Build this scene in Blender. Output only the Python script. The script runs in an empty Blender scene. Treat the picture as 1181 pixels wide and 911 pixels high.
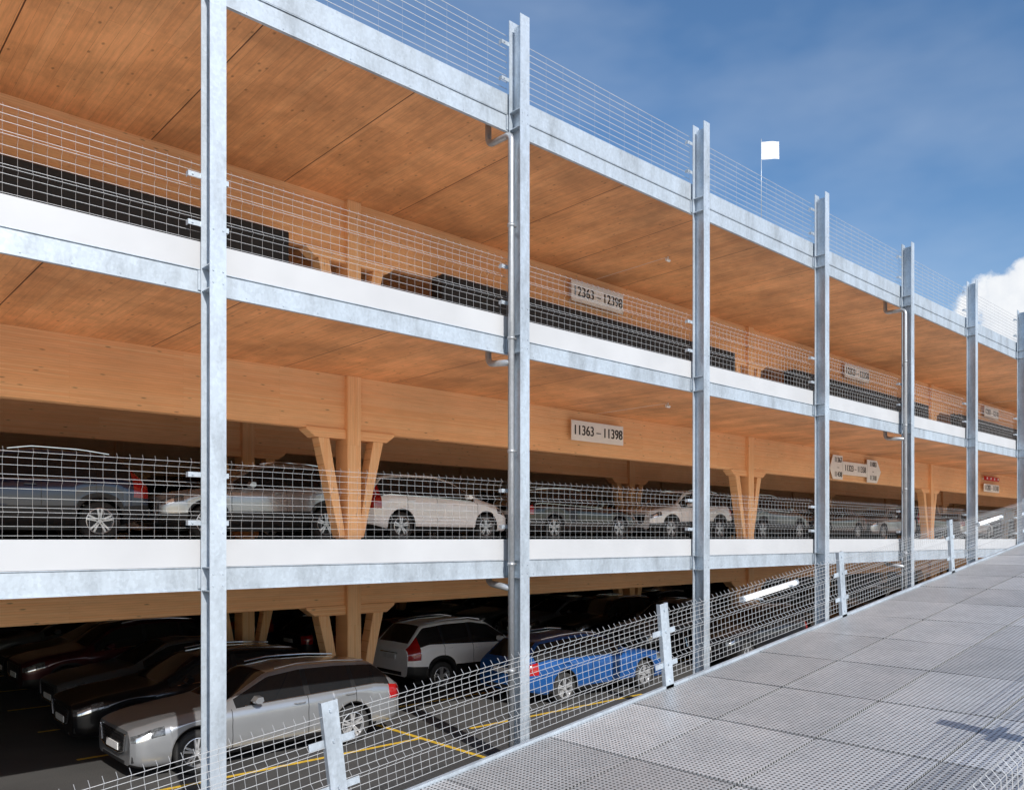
import bpy, math, random
import numpy as np
from mathutils import Vector
random.seed(7); rng=np.random.RandomState(5)
scene=bpy.context.scene
COL=scene.collection
# ------------------------------------------------------------------ node helpers
def new_mat(name):
    m=bpy.data.materials.new(name); m.use_nodes=True
    nt=m.node_tree; b=nt.nodes['Principled BSDF']
    return m,nt,b
def N(nt,t,**kw):
    n=nt.nodes.new(t)
    for k,v in kw.items(): setattr(n,k,v)
    return n
def inp(n,**kw):
    for k,v in kw.items():
        n.inputs[k.replace('_',' ')].default_value=v
def mapping(nt,scale=(1,1,1),swap=False):
    tc=N(nt,'ShaderNodeTexCoord')
    out=tc.outputs['Object']
    if swap:
        s=N(nt,'ShaderNodeSeparateXYZ'); nt.links.new(out,s.inputs[0])
        c=N(nt,'ShaderNodeCombineXYZ')
        order={'yx':('Y','X'),'xz':('X','Z'),'zx':('Z','X'),'yz':('Y','Z'),'xy':('X','Y')}[swap]
        nt.links.new(s.outputs[order[0]],c.inputs[0]); nt.links.new(s.outputs[order[1]],c.inputs[1])
        out=c.outputs[0]
    mp=N(nt,'ShaderNodeMapping'); mp.inputs['Scale'].default_value=scale
    nt.links.new(out,mp.inputs['Vector'])
    return mp.outputs['Vector']
def noise(nt,vec,scale,detail=3,rough=.55):
    n=N(nt,'ShaderNodeTexNoise'); n.inputs['Scale'].default_value=scale
    n.inputs['Detail'].default_value=detail; n.inputs['Roughness'].default_value=rough
    nt.links.new(vec,n.inputs['Vector']); return n.outputs['Fac']
def ramp(nt,fac,stops):
    r=N(nt,'ShaderNodeValToRGB'); e=r.color_ramp.elements
    while len(e)<len(stops): e.new(.5)
    for i,(p,c) in enumerate(stops):
        e[i].position=p; e[i].color=(c[0],c[1],c[2],1) if hasattr(c,'__len__') else (c,c,c,1)
    nt.links.new(fac,r.inputs[0]); return r.outputs[0]
def mix(nt,a,b,fac=1.0,mode='MULTIPLY'):
    m=N(nt,'ShaderNodeMix',data_type='RGBA',blend_type=mode)
    if isinstance(fac,(int,float)): m.inputs[0].default_value=fac
    else: nt.links.new(fac,m.inputs[0])
    for i,v in ((6,a),(7,b)):
        if isinstance(v,tuple): m.inputs[i].default_value=(v[0],v[1],v[2],1)
        else: nt.links.new(v,m.inputs[i])
    return m.outputs[2]
def bump(nt,b,h,strength=.2,dist=.01):
    bn=N(nt,'ShaderNodeBump'); bn.inputs['Strength'].default_value=strength; bn.inputs['Distance'].default_value=dist
    nt.links.new(h,bn.inputs['Height']); nt.links.new(bn.outputs[0],b.inputs['Normal'])
def simple(name,col,rough=.5,metal=0,var=.15,scale=6,bmp=0,coat=0,emit=0,spec=None):
    m,nt,b=new_mat(name)
    v=mapping(nt); f=noise(nt,v,scale,2)
    c=mix(nt,(col[0],col[1],col[2]),ramp(nt,f,[(.3,1-var),(.7,1+var*.4)]))
    nt.links.new(c,b.inputs['Base Color'])
    b.inputs['Roughness'].default_value=rough; b.inputs['Metallic'].default_value=metal
    if coat: b.inputs['Coat Weight'].default_value=coat; b.inputs['Coat Roughness'].default_value=.04
    if spec is not None: b.inputs['Specular IOR Level'].default_value=spec
    if bmp: bump(nt,b,noise(nt,v,scale*8),bmp)
    if emit:
        b.inputs['Emission Color'].default_value=(1,.98,.94,1); b.inputs['Emission Strength'].default_value=emit
    return m
def glulam(name,c1,c2,axis='xz'):
    m,nt,b=new_mat(name)
    v=mapping(nt,swap=axis)
    br=N(nt,'ShaderNodeTexBrick'); nt.links.new(v,br.inputs['Vector'])
    inp(br,Scale=1.0,Mortar_Size=.0016,Mortar_Smooth=.3,Bias=0.0,Brick_Width=3.7,Row_Height=.042)
    br.inputs['Color1'].default_value=(*c1,1); br.inputs['Color2'].default_value=(*c2,1)
    br.inputs['Mortar'].default_value=(c2[0]*.75,c2[1]*.66,c2[2]*.58,1)
    v2=mapping(nt,scale=(.6,9,1) ,swap=axis)
    g=noise(nt,v2,3.5,5,.65)
    c=mix(nt,br.outputs[0],ramp(nt,g,[(.3,.88),(.65,1.03)]))
    v3=mapping(nt,scale=(2.2,9,1),swap=axis)
    vo=N(nt,'ShaderNodeTexVoronoi'); vo.inputs['Scale'].default_value=1.0; nt.links.new(v3,vo.inputs['Vector'])
    kn=ramp(nt,vo.outputs['Distance'],[(.05,.38),(.13,1.0)])
    c=mix(nt,c,kn,.85)
    v4=mapping(nt); c=mix(nt,c,ramp(nt,noise(nt,v4,.6),[(.3,.90),(.7,1.03)]))
    nt.links.new(c,b.inputs['Base Color']); b.inputs['Roughness'].default_value=.6
    bump(nt,b,g,.15,.004)
    return m
def clt(name):
    m,nt,b=new_mat(name)
    v=mapping(nt,swap='yx')
    br=N(nt,'ShaderNodeTexBrick'); nt.links.new(v,br.inputs['Vector'])
    inp(br,Scale=1.0,Mortar_Size=.0022,Mortar_Smooth=.5,Bias=-.1,Brick_Width=4.1,Row_Height=.19)
    br.inputs['Color1'].default_value=(.92,.44,.19,1); br.inputs['Color2'].default_value=(.83,.37,.15,1)
    br.inputs['Mortar'].default_value=(.46,.18,.07,1)
    v2=mapping(nt,scale=(.45,6,1),swap='yx'); g=noise(nt,v2,3,5,.7)
    c=mix(nt,br.outputs[0],ramp(nt,g,[(.28,.76),(.62,1.05)]))
    b2=N(nt,'ShaderNodeTexBrick'); nt.links.new(v,b2.inputs['Vector'])
    inp(b2,Scale=1.0,Mortar_Size=.010,Mortar_Smooth=.1,Bias=0.0,Brick_Width=15.0,Row_Height=2.5)
    b2.inputs['Color1'].default_value=(1,1,1,1); b2.inputs['Color2'].default_value=(.86,.84,.82,1); b2.inputs['Mortar'].default_value=(.14,.1,.08,1)
    c=mix(nt,c,b2.outputs[0])
    v3=mapping(nt,scale=(3,5,1),swap='yx')
    vo=N(nt,'ShaderNodeTexVoronoi'); vo.inputs['Scale'].default_value=1.0; nt.links.new(v3,vo.inputs['Vector'])
    c=mix(nt,c,ramp(nt,vo.outputs['Distance'],[(.05,.35),(.14,1.0)]),.75)
    v4=mapping(nt); c=mix(nt,c,ramp(nt,noise(nt,v4,.6,6,.68),[(.35,.62),(.64,1.08)]))
    nt.links.new(c,b.inputs['Base Color']); b.inputs['Roughness'].default_value=.55
    bump(nt,b,g,.2,.004)
    return m
def galv(name,base=(.48,.54,.60),metal=.4,rough=.40,con=1.0):
    m,nt,b=new_mat(name)
    v=mapping(nt)
    vo=N(nt,'ShaderNodeTexVoronoi'); vo.inputs['Scale'].default_value=26; nt.links.new(v,vo.inputs['Vector'])
    sp=ramp(nt,vo.outputs['Color'],[(.1,.92),(.9,1.06)])
    c=mix(nt,base,sp)
    v2=mapping(nt,scale=(1,1,.35)); n1=noise(nt,v2,2.2,6,.7)
    c=mix(nt,c,ramp(nt,n1,[(.33,1-.34*con),(.5,.97),(.66,1+.16*con)]))
    nt.links.new(c,b.inputs['Base Color']); b.inputs['Metallic'].default_value=metal
    r=ramp(nt,n1,[(.3,rough+.15),(.7,rough-.1)]); nt.links.new(r,b.inputs['Roughness'])
    return m
def asphalt(name,col=.055):
    m,nt,b=new_mat(name); v=mapping(nt)
    n1=noise(nt,v,.5,5); n2=noise(nt,v,60,3)
    c=mix(nt,(col,col*.98,col*.95),ramp(nt,n1,[(.3,.7),(.7,1.3)]))
    c=mix(nt,c,ramp(nt,n2,[(.3,.7),(.7,1.35)]))
    nt.links.new(c,b.inputs['Base Color']); b.inputs['Roughness'].default_value=.85
    bump(nt,b,n2,.4,.004); return m
def deckmat(name):
    m,nt,b=new_mat(name)
    tc=N(nt,'ShaderNodeTexCoord'); s=N(nt,'ShaderNodeSeparateXYZ'); nt.links.new(tc.outputs['Object'],s.inputs[0])
    def M(op,a,c=None):
        n=N(nt,'ShaderNodeMath',operation=op)
        for i,q in enumerate((a,c)):
            if q is None: continue
            if isinstance(q,(int,float)): n.inputs[i].default_value=q
            else: nt.links.new(q,n.inputs[i])
        return n.outputs[0]
    P=.050
    fx=M('SUBTRACT',M('FRACT',M('DIVIDE',s.outputs['X'],P)),.5); fy=M('SUBTRACT',M('FRACT',M('DIVIDE',s.outputs['Y'],P)),.5)
    d=M('SQRT',M('ADD',M('MULTIPLY',fx,fx),M('MULTIPLY',fy,fy)))
    hole=ramp(nt,d,[(.22,.10),(.31,1.0)])
    at=N(nt,'ShaderNodeVertexColor'); at.layer_name='plate'
    v=mapping(nt); n1=noise(nt,v,1.1,6,.7); n2=noise(nt,v,14,4)
    c=mix(nt,(.66,.675,.68),hole)
    c=mix(nt,c,at.outputs['Color'])
    c=mix(nt,c,ramp(nt,n1,[(.3,.80),(.7,1.08)])); c=mix(nt,c,ramp(nt,n2,[(.3,.88),(.7,1.05)]))
    nt.links.new(c,b.inputs['Base Color']); b.inputs['Metallic'].default_value=.4
    nt.links.new(ramp(nt,n1,[(.3,.50),(.7,.34)]),b.inputs['Roughness'])
    bump(nt,b,hole,.4,.006)
    return m
M_beam=glulam('glulam_timber',(.97,.58,.29),(.93,.49,.225),'xz')
M_col=glulam('glulam_column',(.97,.60,.31),(.93,.51,.235),'zx')
M_clt=clt('clt_ceiling')
M_galv=galv('galvanised_steel')
M_galv2=galv('galvanised_band',(.42,.475,.53),.3,.45,.9)
M_wire=simple('fence_wire',(.52,.53,.54),.4,.35,.1)
M_white=simple('white_fascia',(.45,.46,.475),.45,0,.07,1.2)
M_conc=simple('concrete_floor',(.66,.645,.61),.8,0,.12,1.5)
M_asph=asphalt('asphalt',.06)
M_bounce=asphalt('bounce_apron',.42)
M_yel=simple('yellow_paint',(.75,.48,.04),.6,0,.3,9)
M_deck=deckmat('perforated_deck')
M_dark=simple('dark_steel',(.05,.052,.055),.5,.3)
M_black=simple('black_band',(.008,.008,.009),.6)
M_pipe=galv('pipe_steel',(.42,.44,.46),.5,.35)
M_sign=simple('sign_white',(.88,.88,.84),.5,0,.05)
M_text=simple('sign_text',(.008,.008,.008),.5)
M_red=simple('sign_red',(.6,.02,.02),.5)
M_tube=simple('lit_tube',(.9,.9,.9),.4,0,.02,emit=1.0)
M_flag=simple('flag_cloth',(.70,.70,.70),.8,0,.05)
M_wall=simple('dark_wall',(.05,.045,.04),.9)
# ------------------------------------------------------------------ mesh builder
class MB:
    def __init__(s): s.v=[]; s.f=[]; s.m=[]
    def add(s,vs,fs,m=0):
        o=len(s.v); s.v.extend([tuple(p) for p in vs]); s.f.extend([tuple(i+o for i in f) for f in fs]); s.m.extend([m]*len(fs))
    def box(s,x0,x1,y0,y1,z0,z1,m=0):
        s.add([(x0,y0,z0),(x1,y0,z0),(x1,y1,z0),(x0,y1,z0),(x0,y0,z1),(x1,y0,z1),(x1,y1,z1),(x0,y1,z1)],
              [(0,3,2,1),(4,5,6,7),(0,1,5,4),(1,2,6,5),(2,3,7,6),(3,0,4,7)],m)
    def prism_y(s,poly,y0,y1,m=0):
        n=len(poly); vs=[(x,y0,z) for x,z in poly]+[(x,y1,z) for x,z in poly]
        fs=[tuple(range(n)),tuple(range(2*n-1,n-1,-1))]+[(i,i+n,(i+1)%n+n,(i+1)%n) for i in range(n)]
        s.add(vs,fs,m)
    def prism_x(s,poly,x0,x1,m=0):
        n=len(poly); vs=[(x0,y,z) for y,z in poly]+[(x1,y,z) for y,z in poly]
        fs=[tuple(range(n-1,-1,-1)),tuple(range(n,2*n))]+[(i,(i+1)%n,(i+1)%n+n,i+n) for i in range(n)]
        s.add(vs,fs,m)
    def tube(s,path,r,n=4,m=0,cap=True):
        P=[Vector(p) for p in path]; k=len(P); vs=[]; ref=None
        for i in range(k):
            d=(P[min(i+1,k-1)]-P[max(i-1,0)]).normalized()
            if ref is None:
                ref=Vector((0,1,0)) if abs(d.y)<.8 else Vector((1,0,0))
            a=(ref-d*ref.dot(d)).normalized(); b=d.cross(a); ref=a
            for j in range(n):
                t=2*math.pi*(j+.5)/n; vs.append(P[i]+a*(r*math.cos(t))+b*(r*math.sin(t)))
        fs=[(i*n+j,i*n+(j+1)%n,(i+1)*n+(j+1)%n,(i+1)*n+j) for i in range(k-1) for j in range(n)]
        if cap: fs+= [tuple(range(n-1,-1,-1)),tuple((k-1)*n+j for j in range(n))]
        s.add(vs,fs,m)
    def lathe_y(s,prof,cx,cz,n=24,m=0):
        k=len(prof); vs=[]
        for y,r in prof:
            for j in range(n):
                t=2*math.pi*j/n; vs.append((cx+r*math.cos(t),y,cz+r*math.sin(t)))
        fs=[(i*n+j,i*n+(j+1)%n,(i+1)*n+(j+1)%n,(i+1)*n+j) for i in range(k-1) for j in range(n)]
        s.add(vs,fs,m)
    def mesh(s,name,mats,smooth=False):
        me=bpy.data.meshes.new(name); me.from_pydata(s.v,[],s.f); me.update()
        for q in mats: me.materials.append(q)
        me.polygons.foreach_set('material_index',s.m)
        if smooth: me.polygons.foreach_set('use_smooth',[True]*len(s.f))
        return me
    def obj(s,name,mats,parent=None,smooth=False,bevel=0):
        o=bpy.data.objects.new(name,s.mesh(name,mats,smooth)); COL.objects.link(o)
        if parent: o.parent=parent
        if bevel:
            b=o.modifiers.new('bevel','BEVEL'); b.width=bevel; b.segments=1; b.limit_method='ANGLE'
        return o
def empty(name,loc=(0,0,0),rz=0):
    e=bpy.data.objects.new(name,None); COL.objects.link(e); e.location=loc; e.rotation_euler=(0,0,rz); return e
def bendpath(pts,r=.1,seg=5):
    P=[Vector(p) for p in pts]; out=[P[0]]
    for i in range(1,len(P)-1):
        a=(P[i-1]-P[i]).normalized(); b=(P[i+1]-P[i]).normalized()
        p0=P[i]+a*r; p2=P[i]+b*r
        for k in range(seg+1):
            t=k/seg; out.append((1-t)**2*p0+2*t*(1-t)*P[i]+t*t*p2)
    out.append(P[-1]); return out
# ------------------------------------------------------------------ dimensions
X0,X1=-26.0,109.0; YB=34.0; YE=.18
L=[3.6,7.2,10.8]; TH=.23
POSTX=[4+5*k for k in range(-6,22)]
COLX=[9+15*k for k in range(-2,7)]
ROWS=[5.1,10.1,20.1,25.1]
garage=empty('parking_garage')
for i,z in enumerate(L):
    m=MB(); m.box(X0,X1,YE+.03,YB,z-.06,z-.004); m.obj('floor_%d'%i,[M_conc],garage)
    m=MB(); m.box(X0,X1,YE+.03,YB,z-TH,z-.063); m.obj('timber_deck_%d'%i,[M_clt],garage)
fw=MB(); fg=MB()
for i,z in enumerate(L):
    for a in POSTX:
        xa,xb=a+.006,a+4.994
        if i<2: fw.box(xa,xb,YE-.01,YE+.02,z-.31,z+.02)
        else: fg.box(xa,xb,YE-.01,YE+.02,z-.30,z+.02)
        zt,zb=z-.313,z-.60
        fg.box(xa,xb,YE-.022,YE+.022,zt-.010,zt); fg.box(xa,xb,YE-.004,YE+.022,zb+.012,zt-.012); fg.box(xa,xb,YE-.03,YE+.022,zb,zb+.012)
        fg.box(a-.12,a+.12,YE-.03,YE-.012,zb+.03,zt-.02)
        for k in range(1,10):
            xx=a+k*.5; fg.tube([(xx,YE+.0,zb+.05),(xx,YE-.012,zb+.05)],.009,6)
fw.obj('fascia',[M_white],garage); fg.obj('edge_channel',[M_galv2],garage)
hp=MB()
for a in POSTX:
    T=3.6+8.38
    hp.box(a-.1,a+.1,-.15,-.136,0,T); hp.box(a-.1,a+.1,.110,.124,0,T-.0); hp.box(a-.006,a+.006,-.136,.11,0,T-.1)
    for z in L:
        hp.box(a-.094,a-.006,-.136,.11,z-.32,z-.308); hp.box(a+.006,a+.094,-.136,.11,z-.32,z-.308)
        hp.box(a-.094,a-.006,-.136,.11,z-.60,z-.588); hp.box(a+.006,a+.094,-.136,.11,z-.60,z-.588)
        hp.box(a-.08,a+.08,.124,.15,z-.56,z-.36)
        for h in (.22,.80):
            hp.box(a-.25,a-.07,.126,.134,z+h-.03,z+h+.03); hp.box(a+.07,a+.25,.126,.134,z+h-.03,z+h+.03)
            hp.box(a-.25,a-.242,.134,.20,z+h-.03,z+h+.03); hp.box(a+.242,a+.25,.134,.20,z+h-.03,z+h+.03)
            for q in (-.2,.2): hp.tube([(a+q,.127,z+h),(a+q,.112,z+h)],.013,6)
        for q in (-.06,.06):
            for zz in (z-.53,z-.39,z+.1): hp.tube([(a+q,-.149,zz),(a+q,-.160,zz)],.011,6)
    hp.box(a-.16,a+.16,-.2,.17,0,.02)
hp.obj('steel_posts',[M_galv],garage)
bm=MB(); cm=MB()
for li,z in enumerate(L):
    s=z-TH; f=z-3.6
    for r in ROWS:
        bm.box(X0+.2,X1-.2,r,r+.24,s-1.12,s+.01)
        for c in COLX:
            cm.box(c-.16,c+.16,r-.12,r+.36,f,s-.002)
            bm.prism_y([(c-1.05,s-1.15),(c-.85,s-1.30),(c+.85,s-1.30),(c+1.05,s-1.15),(c+1.05,s-1.10),(c-1.05,s-1.10)],r-.04,r+.28)
            for sg in (-1,1):
                b0,b1=c+sg*.16,c+sg*.62; zt=s-1.30
                P=[(b0-.02*sg,f+.05),(b0+.13*sg,f+.05),(b1+.15*sg,zt),(b1-.10*sg,zt)]
                if sg<0: P=P[::-1]
                cm.prism_y(P,r-.02,r+.26)
bm.obj('glulam_beams',[M_beam],garage,bevel=.008); cm.obj('glulam_columns',[M_col],garage,bevel=.008)
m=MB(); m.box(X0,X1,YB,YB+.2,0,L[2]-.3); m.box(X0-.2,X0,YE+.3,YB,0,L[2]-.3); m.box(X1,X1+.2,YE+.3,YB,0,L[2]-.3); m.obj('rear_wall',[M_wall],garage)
m=MB()
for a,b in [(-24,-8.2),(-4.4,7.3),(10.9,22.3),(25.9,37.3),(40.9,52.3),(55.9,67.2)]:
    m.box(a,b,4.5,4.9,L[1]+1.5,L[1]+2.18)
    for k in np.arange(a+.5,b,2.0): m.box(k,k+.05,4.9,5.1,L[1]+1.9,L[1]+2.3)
m.obj('black_band_boxes',[M_black],garage,bevel=.02)  # opaque black boxes forming a black band, closing off the view behind
m=MB()
for z in (L[1]-TH,L[2]-TH):
    for x in (16.5,46.5):
        m.tube([(x,5.05,z-.004),(x,2.7,z-.004)],.004,6)
        m.tube([(x,2.7,z-.0),(x,2.7,z-.05)],.02,8)
        m.tube([(x-.07,2.7,z-.08),(x+.07,2.7,z-.08)],.035,8)
m.obj('ceiling_sensors',[M_sign],garage)
for a in (-6,9,24,39,54):
    m=MB(); x=a-.17
    m.tube(bendpath([(x,.55,L[2]-TH),(x,.55,L[2]-.70),(x,-.01,L[2]-.72),(x,-.01,.05)],.12),.052,10)
    for z in (L[0],L[1]):
        m.tube(bendpath([(x,.55,z-TH),(x,.55,z-.70),(x,.0,z-.76)],.12),.052,10)
    for z in (1.5,3.2,5,6.8,8.6): m.tube([(x,-.01,z),(x,-.01,z+.05)],.062,10); m.box(x,x+.1,-.03,.01,z+.01,z+.04)
    m.obj('drainpipe',[M_pipe],None,True)
# ------------------------------------------------------------------ fences
VP=[(0,.03),(0,.26),(-.045,.31),(0,.36),(0,.61),(-.045,.66),(0,.71),(0,.89),(-.05,.95),(-.015,1.0)]
HZ=[(0,.06),(0,.16),(0,.26),(-.045,.31),(0,.36),(0,.46),(0,.56),(-.045,.66),(0,.71),(0,.81),(0,.89),(-.05,.95)]
def fence(name,bays,yf,zf,slope,step=.09,r=.0032,side=1,rh=None,HZ=HZ,VP=VP):
    m=MB(); q=1/math.sqrt(1+slope*slope); rh=rh or r
    def pt(x,o,h): return (x-slope*q*h,yf+side*o,zf(x)+q*h)
    for xa,xb in bays:
        n=int((xb-xa)/step)
        for i in range(n+1):
            x=xa+(xb-xa)*i/n
            m.tube([pt(x,o,h) for o,h in VP],r,3,cap=False)
        for o,h in HZ:
            m.tube([pt(xa,o-.006,h),pt(xb,o-.006,h)],rh,4)
    return m.obj(name,[M_wire],None)
bays=[(a+.04,a+4.96) for a in POSTX if -12<a<60]
for z in L[:2]:
    fence('wire_fence',bays,.24,lambda x,z=z:z,0,.14,.0018,1,.0026)
HZ3=[(0,.03+.108*k) for k in range(10)]
fence('wire_fence',bays,.24,lambda x:L[2],0,.41,.0014,1,.0050,HZ3,[(0,.02),(0,1.0)])
# ------------------------------------------------------------------ ramp
S=.1266
def zr(x): return min(3.6,.497+S*x) if x<24.5 else 3.6
YR0,YR1=-8.02,-2.95
rampE=empty('access_ramp')
cols=[]
xs=np.arange(-3.8,24.4,1.5); nw=4; wy=(YR1-YR0-.1)/nw
m=MB()
for xa in xs:
    for j in range(nw):
        ya=YR0+.05+j*wy; g=.013; xb=min(xa+1.5,24.5)
        dz=rng.uniform(-.006,.006,4)
        P=[(xa+g,ya+g),(xb-g,ya+g),(xb-g,ya+wy-g),(xa+g,ya+wy-g)]
        top=[(x,y,zr(x)+d) for (x,y),d in zip(P,dz)]; bot=[(x,y,zr(x)-.04) for x,y in P]
        m.add(top+bot,[(0,1,2,3),(4,7,6,5),(0,4,5,1),(1,5,6,2),(2,6,7,3),(3,7,4,0)],0)
        c=rng.uniform(.72,1.08); cols+= [c]*24
m.box(24.52,45,YR0,YR1,3.56,3.6); cols+=[1]*24
deck=m.obj('deck_plates',[M_deck],rampE)
ca=deck.data.color_attributes.new('plate','FLOAT_COLOR','CORNER')
for i,c in enumerate(cols): ca.data[i].color=(c,c,c,1)
m=MB()
def slab(xa,xb,ya,yb,za,zb,mm=0):
    m.add([(xa,ya,zr(xa)+za),(xb,ya,zr(xb)+za),(xb,yb,zr(xb)+za),(xa,yb,zr(xa)+za),(xa,ya,zr(xa)+zb),(xb,ya,zr(xb)+zb),(xb,yb,zr(xb)+zb),(xa,yb,zr(xa)+zb)],
      [(0,3,2,1),(4,5,6,7),(0,1,5,4),(1,2,6,5),(2,3,7,6),(3,0,4,7)],mm)
for y in (YR0,YR1-.05):
    slab(-3.8,24.5,y,y+.05,-.28,.035)
    slab(24.5,45,y,y+.05,-.28,.035)
for j in range(1,nw):
    y=YR0+.05+j*wy; slab(-3.8,24.5,y-.04,y+.04,-.24,-.05,1)
for xa in xs[1:]: slab(xa-.04,xa+.04,YR0+.05,YR1-.05,-.2,-.055,1)
for xx in (6,11,16,21,26,31,36):
    for y in (-3.5,-7.4):
        m.box(xx-.09,xx+.09,y-.09,y+.09,0,zr(xx)-.25,0)
    m.box(xx-.08,xx+.08,YR0+.1,YR1-.1,zr(xx)-.44,zr(xx)-.26,0)
m.obj('steel_frame',[M_galv2,M_dark],rampE)
RP=[4+5*k for k in range(-1,5)]
def rbays(): return [(a+.05,a+4.95) for a in RP if a<24]+[(-3.5,-1.05)]
q=1/math.sqrt(1+S*S)
HZR=[(0,.04),(0,.11),(0,.18),(0,.26),(-.045,.31),(0,.36),(0,.44),(0,.52),(0,.61),(-.045,.66),(0,.71),(0,.77),(0,.83),(0,.89),(-.05,.95)]
for yf,side in ((-2.93,1),(-8.04,-1)):
    fence('ramp_fence',rbays(),yf,lambda x:zr(x)+.06,S,.10,.0028,side,.0031,HZR)
    m=MB()
    for a in RP+[-3.6]:
        yy=yf-.07*side
        def pt(x,y,h): return (a+x*q-S*q*h,y,zr(a)+x*S*q+q*h)
        def ob(x0,x1,y0,y1,h0,h1):
            m.add([pt(x0,y0,h0),pt(x1,y0,h0),pt(x1,y1,h0),pt(x0,y1,h0),pt(x0,y0,h1),pt(x1,y0,h1),pt(x1,y1,h1),pt(x0,y1,h1)],
              [(0,3,2,1),(4,5,6,7),(0,1,5,4),(1,2,6,5),(2,3,7,6),(3,0,4,7)])
        ya,yb=sorted((yy,yy+.008*side)); ob(-.085,.085,ya,yb,-.2,1.14)
        ya,yb=sorted((yy+.008*side,yy+.06*side)); ob(-.085,-.077,ya,yb,-.2,1.14); ob(.077,.085,ya,yb,-.2,1.14)
        ya,yb=sorted((yy+.030*side,yy+.038*side))
        for h in (.28,.72): ob(-.24,-.086,ya,yb,h,h+.07); ob(.086,.24,ya,yb,h,h+.07)
        for h in (.1,.32,.76,1.05):
            m.tube([pt(0,yy-.001*side,h),pt(0,yy-.018*side,h)],.016,6)
    m.obj('ramp_fence_posts',[M_galv],rampE)
for xa in (11.1,21.1):
    e=empty('tube_lamp'); m=MB(); xb=xa+1.55; y=-2.80
    m.tube([(xa,y,zr(xa)+.80),(xb,y,zr(xb)+.80)],.04,12); m.obj('lit_tube',[M_tube],e,True)
    m=MB()
    for x,s in ((xa-.05,1),(xb,1)): m.tube([(x,y,zr(x)+.80),(x+.05,y,zr(x+.05)+.80)],.047,12)
    slab(xa,xb,y+.045,y+.07,.77,.83)
    m.box(xa+.3,xa+.34,-2.93,y+.05,zr(xa)+.78,zr(xa)+.81); m.box(xb-.3,xb-.26,-2.93,y+.05,zr(xb)+.75,zr(xb)+.78)
    m.obj('holder',[M_galv],e)
# ------------------------------------------------------------------ ground
m=MB(); m.add([(-1500,-1500,0),(1500,-1500,0),(1500,1500,0),(-1500,1500,0)],[(0,1,2,3)]); m.obj('ground',[M_asph])
m=MB(); m.add([(-60,-45,.004),(120,-45,.004),(120,-.6,.004),(-60,-.6,.004)],[(0,1,2,3)]); m.obj('bounce_pavement',[M_bounce])  # pale ground sheet hidden by the ramp, added to bounce light onto ceilings
m=MB()
def line(xa,xb,ya,yb): m.add([(xa,ya,.006),(xb,ya,.006),(xb,yb,.006),(xa,yb,.006)],[(0,1,2,3)])
for c0 in (3.8,18.8,33.8):
    for k in range(8):
        y=2.45+2.6*k; line(c0,c0+5.0,y-.05,y+.05); line(c0+6.2,c0+11.4,y-.05,y+.05)
    line(c0+5.0,c0+5.1,.5,21)
m.obj('parking_markings',[M_yel])
# ------------------------------------------------------------------ signs
def text(body,x,y,z,size,parent,mat=M_text,sx=1):
    for dx in (0,.014):
        cu=bpy.data.curves.new('lettering','FONT'); cu.body=body; cu.size=size; cu.align_x='CENTER'; cu.align_y='CENTER'; cu.extrude=.001
        cu.materials.append(mat)
        o=bpy.data.objects.new('lettering',cu); COL.objects.link(o); o.location=(x+dx,y-dx*.1,z); o.rotation_euler=(math.pi/2,0,0); o.scale=(sx,1,1); o.parent=parent
def sign(x,z,body,w=2.05,h=.52):
    e=empty('number_sign'); m=MB(); m.box(x-w/2,x+w/2,4.94,4.97,z-h/2,z+h/2)
    for s in (-.7,.7): m.box(x+s-.03,x+s+.03,4.97,5.1,z-.1,z+.1)
    m.obj('board',[M_sign],e,bevel=.004); text(body,x,4.936,z,.36,e,sx=.9)
sign(16.45,3.6+2.84,'11363 \u2013 11398'); sign(16.45,7.2+2.84,'12363 \u2013 12398')
sign(31.5,7.2+2.84,'12323 \u2013 12358'); sign(46.5,7.2+2.84,'12283 \u2013 12318')
sign(46.5,3.6+2.6,'11283 \u2013 11318',2.2,.4)
e=empty('direction_sign'); m=MB(); y0,y1=4.97,5.0; zc=3.6+2.72
m.prism_y([(29.35,zc-.05),(29.6,zc-.45),(30.35,zc-.45),(30.35,zc+.45),(29.6,zc+.45)][::1],y0,y1)
m.box(30.38,32.4,y0,y1,zc-.25,zc+.25)
m.prism_y([(32.43,zc-.45),(33.3,zc-.45),(33.65,zc),(33.3,zc+.45),(32.43,zc+.45)],y0,y1)
for s in (29.9,31.4,33.0): m.box(s-.03,s+.03,y1,5.1,zc-.1,zc+.1)
m.obj('board',[M_sign],e,bevel=.004)
text('11367\n\u2013\n11438',29.98,4.966,zc,.27,e,sx=.9); text('11323 \u2013 11358',31.39,4.966,zc,.33,e,sx=.9); text('11083\n\u2013\n11318',32.93,4.966,zc,.27,e,sx=.9)
e=empty('red_warning_sign'); m=MB(); m.box(45.5,47.5,4.9,4.98,3.6+2.98,3.6+3.18); m.obj('board',[M_red],e,bevel=.01)
m=MB()
for k in range(4): m.tube([(45.7+k*.53,4.9,6.68),(45.7+k*.53,4.88,6.68)],.06,12)
for s in (45.6,47.35): m.box(s,s+.05,4.98,5.1,6.62,6.72,0)
m.obj('symbols',[M_sign],e)
e=empty('flag'); m=MB(); fx,fy=16.85,.34
m.tube([(fx,fy,10.8),(fx,fy,12.74)],.008,8); m.obj('pole',[M_galv],e,True)
m=MB(); n=12; vs=[];fs=[]
for i in range(n+1):
    for j in range(7):
        u=i/n; v=j/6
        vs.append((fx+.01+u*.52,fy-u*.16+.02*math.sin(u*7+v),12.28+v*.40+.12*u))
for i in range(n):
    for j in range(6): fs.append((i*7+j,(i+1)*7+j,(i+1)*7+j+1,i*7+j+1))
m.add(vs,fs); m.obj('cloth',[M_flag],e,True)
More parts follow.
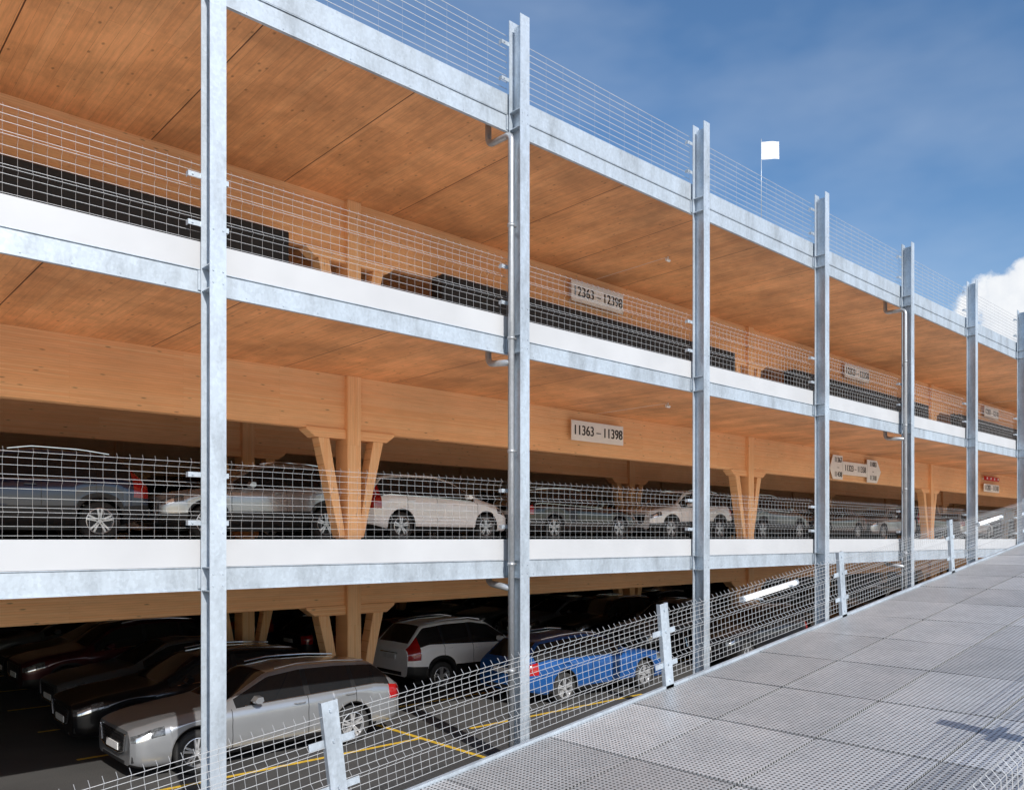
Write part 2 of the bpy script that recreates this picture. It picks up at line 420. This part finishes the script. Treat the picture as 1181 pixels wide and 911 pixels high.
# ------------------------------------------------------------------ cars
M_glass=simple('car_glass',(.012,.014,.016),.04,0,.05,spec=.8)
M_trim=simple('car_black_trim',(.012,.012,.013),.45)
M_hl=simple('headlamp_glass',(.14,.15,.16),.06,.3,.7,22,coat=1)
M_hl2=simple('headlamp_reflector',(.85,.87,.9),.12,.7,.1,22,coat=1)
M_tail=simple('tail_lamp',(.35,.01,.01),.12,0,.2,coat=1)
M_chr=simple('chrome',(.75,.76,.78),.15,1)
M_tyre=simple('tyre_rubber',(.022,.022,.022),.8)
M_rim=simple('wheel_rim',(.62,.63,.65),.28,.6)
M_plate=simple('licence_plate',(.75,.75,.75),.5)
def paint(name,c,metal=.35): return simple(name,c,.28,metal,.04,3,coat=1)
P_silver=paint('paint_silver',(.40,.415,.435),.65); P_white=paint('paint_white',(.92,.92,.92),0); P_black=paint('paint_black',(.012,.012,.014))
P_blue=paint('paint_blue',(.015,.10,.34)); P_red=paint('paint_red',(.22,.01,.015)); P_grey=paint('paint_grey',(.10,.11,.12)); P_navy=paint('paint_navy',(.012,.022,.06)); P_mred=paint('paint_maroon',(.06,.01,.012))
def prof(pts,Lc,sig=.035):
    d=np.linspace(-.5,Lc+.5,1200); p=np.array(pts); y=np.interp(d,p[:,0],p[:,1])
    k=np.arange(-60,61)*(d[1]-d[0]); g=np.exp(-k*k/(2*sig*sig)); g/=g.sum()
    y=np.convolve(np.pad(y,60,mode='edge'),g,'valid')
    return lambda x: float(np.interp(x,d,y))
KINDS={}
def make_kind(name,Lc,W,H,xf,wb,R,cowl,wst,roof_end,rear_glass_end,zt,zs,pillars,seams,clad=False,tail_t='hatch'):
    h=W/2
    fzt=prof(zt,Lc); fzs=prof(zs,Lc,.05)
    fzb=prof([(0,.25),(.15,.20),(Lc-.5,.22),(Lc,.34)],Lc) if not clad else prof([(0,.34),(.3,.27),(Lc-.5,.28),(Lc,.42)],Lc)
    fw=prof([(0,.78),(.05,.87),(.16,.935),(.38,.975),(.8,1),(Lc-.9,1),(Lc-.35,.97),(Lc-.12,.92),(Lc,.80)],Lc,.02)
    fr=prof([(0,.78),(cowl,.80),(wst,.665),(roof_end,.635),(rear_glass_end,.76),(Lc,.8)],Lc,.06)
    Ra=R+.055
    st=set(np.round(np.linspace(0,Lc,74),4).tolist())
    st|={.012,.03,.06,.1,Lc-.012,Lc-.03,Lc-.06,Lc-.1}
    for xw in (xf,xf+wb):
        st={s for s in st if abs(s-xw)>Ra+.02}
        for k in range(0,25): st.add(round(xw+Ra*math.cos(math.pi*k/24),4))
        st|={round(xw-Ra-.004,4),round(xw+Ra+.004,4)}
    for s in seams: st|={s-.006,s+.006}
    for a,b in pillars: st|={a,b}
    st=sorted(st)
    st=[s for i,s in enumerate(st) if i==0 or s-st[i-1]>.0025]
    rings=[];G=[]
    for x in st:
        zb=fzb(x); arch=False
        for xw in (xf,xf+wb):
            if abs(x-xw)<=Ra+1e-4:
                za=R+math.sqrt(max(0,Ra*Ra-(x-xw)**2))
                if za>zb: zb=za; arch=True
        ztx=fzt(x); zsx=min(fzs(x),ztx-.045); w=h*fw(x); wr=h*fr(x)*(.3+.7*fw(x)); g=ztx-zsx; G.append(g)
        b=zsx-zb; yb=.935*w
        if arch: lo=[(0,zb),(.90*w,zb),(.985*w,zb+.004),(.995*w,zb+.03)]
        else: lo=[(0,zb),(.86*w,zb),(.95*w,zb+.035),(.982*w,zb+.11)]
        ring=lo+[(w,zb+.42*b if not arch else zb+.3*b),(.988*w,zb+.62*b),(.997*w,zb+.78*b),(.968*w,zsx-.035),(yb,zsx),
             (wr+.10*(yb-wr)+.005,zsx+.84*g),(wr-.015,zsx+.92*g),(wr-.075,zsx+.955*g),(wr*.55,ztx-.006),(0,ztx)]
        rings.append(ring)
    n=len(rings[0]); m=MB(); V=[]
    for x,r in zip(st,rings):
        for y,z in r: V.append((x,-y,z))
        for y,z in r[-2:0:-1]: V.append((x,y,z))
    N2=2*n-2; F=[];MI=[]
    for i in range(len(st)-1):
        xm=(st[i]+st[i+1])/2; g=min(G[i],G[i+1])
        for j in range(N2):
            k=j if j<n-1 else N2-1-j
            F.append((i*N2+j,i*N2+(j+1)%N2,(i+1)*N2+(j+1)%N2,(i+1)*N2+j)); mi=0
            if k==8 and g>.13 and cowl+.18<xm<rear_glass_end-.12:
                mi=1
                for a,b in pillars:
                    if a<xm<b: mi=2
            if k in (11,12) and (cowl+.03<xm<wst+.02 or roof_end<xm<rear_glass_end): mi=1
            if 3<=k<=7 and any(abs(xm-s)<.006 for s in seams): mi=2
            if k in (0,1): mi=2
            if clad and k in (2,3): mi=2
            if k==2 and .6<xm<Lc-.6: mi=2
            if k in (6,7) and .015<xm<.44: mi=3
            if k==6 and .08<xm<.26: mi=5
            if k in ((5,6,7) if tail_t!='suv' else (5,6,7,8)) and Lc-.30<xm<Lc-.02: mi=4
            MI.append(mi)
    F.append(tuple(range(N2-1,-1,-1))); MI.append(0)
    F.append(tuple((len(st)-1)*N2+j for j in range(N2))); MI.append(0)
    m.v=V; m.f=[f[::-1] for f in F]; m.m=MI
    me=m.mesh('car_body_'+name,[P_silver,M_glass,M_trim,M_hl,M_tail,M_hl2],True)
    for p in list(me.polygons)[-2:]: p.use_smooth=False
    t=MB(); zn=fzt(0); zsn=fzs(0)
    gz1=zn-.06; gz0=gz1-.25
    t.prism_x([(-.56,gz1),(-.50,gz0),(-.30,gz0-.05),(.30,gz0-.05),(.50,gz0),(.56,gz1)],-.018,.02,0)
    for k in range(4): t.box(-.023,-.016,-.50+k*.015,.50-k*.015,gz1-.04-k*.05,gz1-.031-k*.05,1)
    t.tube([(-.020,-.58,gz1),(-.020,-.51,gz0),(-.020,-.30,gz0-.06),(-.020,.30,gz0-.06),(-.020,.51,gz0),(-.020,.58,gz1)],.014,6,1)
    t.box(-.010,.02,-.50,.50,fzb(0)+.005,fzb(0)+.05,0)
    t.box(-.032,-.018,-.26,.26,gz0-.03,gz0+.08,2)
    for s in (-1,1):
        t.box(.018,.08,min(s*.60,s*.76)*h/.92,max(s*.60,s*.76)*h/.92,fzb(0)+.06,fzb(0)+.15,0)
    zr_=fzs(Lc); t.box(Lc-.01,Lc+.014,-.26,.26,zr_-.22,zr_-.11,2); t.box(Lc-.01,Lc+.01,-.5,.5,fzb(Lc)+.03,fzb(Lc)+.11,0)
    t.box(Lc-.01,Lc+.012,-.35,.35,zr_-.09,zr_-.065,1)
    xm=cowl+.38; zm=fzs(xm)+.07
    for s in (-1,1):
        yb=h*.93
        P=[(0,0),(.05,-.045),(.12,-.05),(.17,0),(.15,.07),(.06,.075)]
        vs=[(xm+a,s*(yb+.05),zm+b+.02) for a,b in P]+[(xm+a*.9+.01,s*(yb+.20),zm+b*.85+.02) for a,b in P]
        k=6; fs=[tuple(range(k)),tuple(range(2*k-1,k-1,-1))]+[(i,i+k,(i+1)%k+k,(i+1)%k) for i in range(k)]
        t.add(vs,fs,3); t.tube([(xm+.09,s*(yb-.04),zm-.05),(xm+.09,s*(yb+.08),zm+.0)],.022,6,0)
        for dx in (seams[1]-.26,seams[2]-.22):
            zz=fzs(dx)-.085; t.tube([(dx,s*(h*.985+.004),zz),(dx+.03,s*(h+.018),zz),(dx+.17,s*(h+.018),zz),(dx+.2,s*(h*.985+.004),zz)],.012,6,3)
        xa,xb=cowl+.3,rear_glass_end-.25
        t.tube([(x,s*(h*.935*fw(x)+.004),fzs(x)+.012) for x in np.linspace(xa,xb,14)],.009,5,1)
        if clad or tail_t=='wagon':
            t.tube([(x,s*(h*fr(x)*(.3+.7*fw(x))-.04),fzt(x)+.015) for x in np.linspace(wst+.15,roof_end-.15,10)],.014,6,1)
    t.box(.35,Lc-.35,-h*.62,h*.62,.19,.52,0)
    tm=t.mesh('car_trim_'+name,[M_trim,M_chr,M_plate,P_silver],False)
    wm=MB()
    for xw in (xf,xf+wb):
        for s in (-1,1):
            o=h-.012; iy=o-.205
            pr=[(iy,R*.62),(iy,R*.93),(iy+.03,R),(o-.03,R),(o-.004,R*.94),(o,R*.80),(o-.006,R*.70),(o-.012,R*.67)]
            wm.lathe_y([(s*y,r) for y,r in pr],xw,R,32,0)
            wm.lathe_y([(s*(o-.012),R*.67),(s*(o-.008),R*.635),(s*(o-.035),R*.62),(s*(o-.10),R*.60)],xw,R,32,1)
            wm.lathe_y([(s*(o-.07),R*.61),(s*(o-.07),.001)],xw,R,32,2)
            wm.lathe_y([(s*(o-.03),.001),(s*(o-.03),R*.14),(s*(o-.05),R*.17)],xw,R,16,1)
            for k in range(10):
                a=2*math.pi*(k//2)/5+(.17 if k%2 else -.17)+.3
                ca_,sa=math.cos(a),math.sin(a); b1=.018; ri,ro=R*.10,R*.635
                cs=[(ri,-b1),(ro,-b1*.9),(ro,b1*.9),(ri,b1)]
                vs=[(xw+u*ca_-v*sa,s*(o-.026),R+u*sa+v*ca_) for u,v in cs]+[(xw+u*ca_-v*sa,s*(o-.065),R+u*sa+v*ca_) for u,v in cs]
                wm.add(vs,[(0,1,2,3),(7,6,5,4),(0,4,5,1),(1,5,6,2),(2,6,7,3),(3,7,4,0)],1)
    wme=wm.mesh('car_wheels_'+name,[M_tyre,M_rim,M_trim],False)
    for p in wme.polygons:
        if p.material_index==0: p.use_smooth=True
    KINDS[name]=(me,tm,wme,Lc)
make_kind('estate',4.80,1.84,1.47,.94,2.78,.335,1.42,2.22,4.28,4.66,
   [(0,.75),(.06,.80),(.5,.89),(1.3,.975),(1.45,1.0),(2.2,1.40),(2.8,1.47),(3.5,1.45),(4.28,1.38),(4.68,1.02),(4.8,.93)],
   [(0,.68),(.3,.79),(1.4,.91),(2.2,.94),(4.2,1.0),(4.8,.92)],[(2.80,2.90),(3.72,3.80),(4.22,4.5)],[1.50,2.84,3.78],False,'wagon')
make_kind('saloon',4.70,1.82,1.44,.92,2.72,.33,1.42,2.2,3.30,4.02,
   [(0,.70),(.06,.75),(.5,.84),(1.3,.95),(1.45,.98),(2.15,1.37),(2.7,1.43),(3.25,1.39),(4.02,1.06),(4.55,1.04),(4.7,.96)],
   [(0,.63),(.3,.74),(1.4,.88),(2.2,.91),(4.0,.99),(4.7,.9)],[(2.75,2.84),(3.62,3.80)],[1.48,2.79,3.68])
make_kind('suv',4.45,1.84,1.66,.90,2.65,.355,1.30,1.98,3.95,4.33,
   [(0,.84),(.06,.90),(.5,1.0),(1.15,1.08),(1.32,1.12),(1.95,1.56),(2.5,1.66),(3.3,1.65),(3.95,1.58),(4.35,1.16),(4.45,1.04)],
   [(0,.76),(.3,.88),(1.3,1.02),(2.0,1.05),(3.9,1.14),(4.45,1.02)],[(2.55,2.64),(3.42,3.5),(3.85,4.2)],[1.38,2.59,3.48],True,'suv')
make_kind('mpv',4.30,1.80,1.62,.82,2.64,.33,1.0,1.85,3.85,4.20,
   [(0,.72),(.06,.79),(.4,.92),(.85,1.03),(1.02,1.08),(1.8,1.50),(2.3,1.61),(3.2,1.60),(3.85,1.53),(4.2,1.12),(4.3,1.0)],
   [(0,.64),(.3,.80),(1.0,.95),(2.0,1.0),(3.8,1.06),(4.3,.96)],[(1.50,1.56),(2.36,2.46),(3.25,3.34),(3.75,4.05)],[1.12,2.41,3.30],False,'suv')
def car(kind,x,y,z,head,pm,jit=.0):
    me,tm,wm,Lc=KINDS[kind]
    e=empty('parked_car',(x if head<0 else x+Lc,y,z),(0 if head<0 else math.pi)+jit)
    for nm,d,slot in (('body',me,0),('trim',tm,3),('wheels',wm,None)):
        o=bpy.data.objects.new(nm,d); COL.objects.link(o); o.parent=e
        if slot is not None:
            o.material_slots[slot].link='OBJECT'; o.material_slots[slot].material=pm
g=.003
car('estate',4.0,3.80,g,-1,P_silver,.01)
car('estate',3.9,6.42,g,-1,P_black,-.01)
car('saloon',4.3,9.05,g,-1,P_grey,.01); car('suv',4.2,11.65,g,-1,P_mred); car('saloon',4.4,14.2,g,-1,P_black); car('estate',4.2,16.8,g,-1,P_grey); car('suv',4.2,19.4,g,-1,P_black)
car('suv',11.0,6.75,g,1,P_white,.01); car('estate',12.0,3.8,g,1,P_blue); car('saloon',11.2,9.2,g,1,P_red); car('estate',11.0,11.8,g,1,P_black); car('suv',11.1,14.4,g,1,P_navy); car('saloon',11.1,17,g,1,P_grey)
for k in range(6):
    car(random.choice(['estate','suv','saloon']),19.3+random.uniform(-.2,.3),3.8+2.6*k,g,-1,random.choice([P_black,P_grey,P_navy,P_black,P_silver]))
    car(random.choice(['estate','suv','saloon']),26.2,3.8+2.6*k,g,1,random.choice([P_black,P_grey,P_navy,P_black]))
    car(random.choice(['estate','suv','saloon']),34.2,3.8+2.6*k,g,-1,random.choice([P_black,P_grey,P_navy,P_white]))
z1=3.6-.001
car('suv',5.65,7.35,z1,-1,P_silver); car('mpv',10.3,7.3,z1,1,P_white,.01); car('suv',1.0,7.35,z1,-1,P_navy)
car('estate',15.3,7.4,z1,1,P_black); car('suv',20.7,7.3,z1,-1,P_white,-.02); car('suv',26.3,7.35,z1,1,P_grey); car('saloon',31.2,7.35,z1,-1,P_black); car('estate',36.4,7.35,z1,-1,P_silver); car('suv',41.5,7.35,z1,1,P_black); car('estate',47,7.35,z1,1,P_silver)
for x,k,p in ((1.6,'estate',P_white),(6.6,'saloon',P_white),(12,'estate',P_grey),(18.9,'saloon',P_silver),(24.6,'estate',P_black),(30,'suv',P_silver),(36,'saloon',P_grey)):
    car(k,x,12.2,z1,-1,p)
for x,k,p in ((3.4,'suv',P_grey),(9,'saloon',P_black),(15,'estate',P_silver),(22,'saloon',P_black),(28,'estate',P_silver)):
    car(k,x,15.2,z1,-1,p)
# ------------------------------------------------------------------ light, sky
EL,AZ=32,195
w=bpy.data.worlds.new('World'); scene.world=w; w.use_nodes=True; nt=w.node_tree
bg=nt.nodes['Background']; bg.inputs['Strength'].default_value=.15
sky=N(nt,'ShaderNodeTexSky',sky_type='NISHITA'); sky.sun_disc=False; sky.sun_elevation=math.radians(EL); sky.sun_rotation=math.radians(AZ)
sky.air_density=1.0; sky.dust_density=1.0; sky.ozone_density=2.5
hs=N(nt,'ShaderNodeHueSaturation'); hs.inputs['Saturation'].default_value=1.15; nt.links.new(sky.outputs[0],hs.inputs['Color'])
tc=N(nt,'ShaderNodeTexCoord'); v=tc.outputs['Generated']
mp=N(nt,'ShaderNodeMapping'); mp.inputs['Scale'].default_value=(1.0,1.3,3.0); mp.inputs['Rotation'].default_value=(0,.25,.5); nt.links.new(v,mp.inputs['Vector'])
wn=noise(nt,mp.outputs[0],1.5,5,.55)
wis=ramp(nt,wn,[(.42,0),(.8,.38)])
c=mix(nt,hs.outputs[0],(4.8,5.3,6.0),wis,'MIX')
nn=N(nt,'ShaderNodeTexNoise'); nn.inputs['Scale'].default_value=13; nn.inputs['Detail'].default_value=8; nn.inputs['Roughness'].default_value=.58; nt.links.new(v,nn.inputs['Vector'])
vs=N(nt,'ShaderNodeVectorMath',operation='DISTANCE'); nt.links.new(v,vs.inputs[0]); vs.inputs[1].default_value=(.953,.228,.192)
ad=N(nt,'ShaderNodeMath',operation='MULTIPLY_ADD'); nt.links.new(nn.outputs['Fac'],ad.inputs[0]); ad.inputs[1].default_value=.16; nt.links.new(vs.outputs['Value'],ad.inputs[2])
cm_=ramp(nt,ad.outputs[0],[(.175,1),(.187,0)])
shade=ramp(nt,nn.outputs['Fac'],[(.35,(6.6,6.7,6.8)),(.65,(5.0,5.3,5.8))])
c=mix(nt,c,shade,cm_,'MIX')
nt.links.new(c,bg.inputs['Color'])
sd=bpy.data.lights.new('sun','SUN'); sd.energy=5; sd.angle=math.radians(.5); sd.color=(1,.96,.91)
so=bpy.data.objects.new('sun',sd); COL.objects.link(so)
a=math.radians(AZ); e_=math.radians(EL)
dirv=Vector((math.sin(a)*math.cos(e_),math.cos(a)*math.cos(e_),math.sin(e_)))
so.rotation_euler=dirv.to_track_quat('Z','Y').to_euler()
scene.view_settings.view_transform='Standard'; scene.view_settings.look='None'; scene.view_settings.exposure=0
# ------------------------------------------------------------------ camera
cd=bpy.data.cameras.new('camera'); co=bpy.data.objects.new('camera',cd); COL.objects.link(co); scene.camera=co
co.location=(0,-9.75,3.63); co.rotation_euler=(math.pi/2,0,math.radians(47.75-90))
cd.sensor_width=36; cd.lens=950/1181*36; cd.shift_y=165.5/1181; cd.clip_end=5000; cd.clip_start=.05
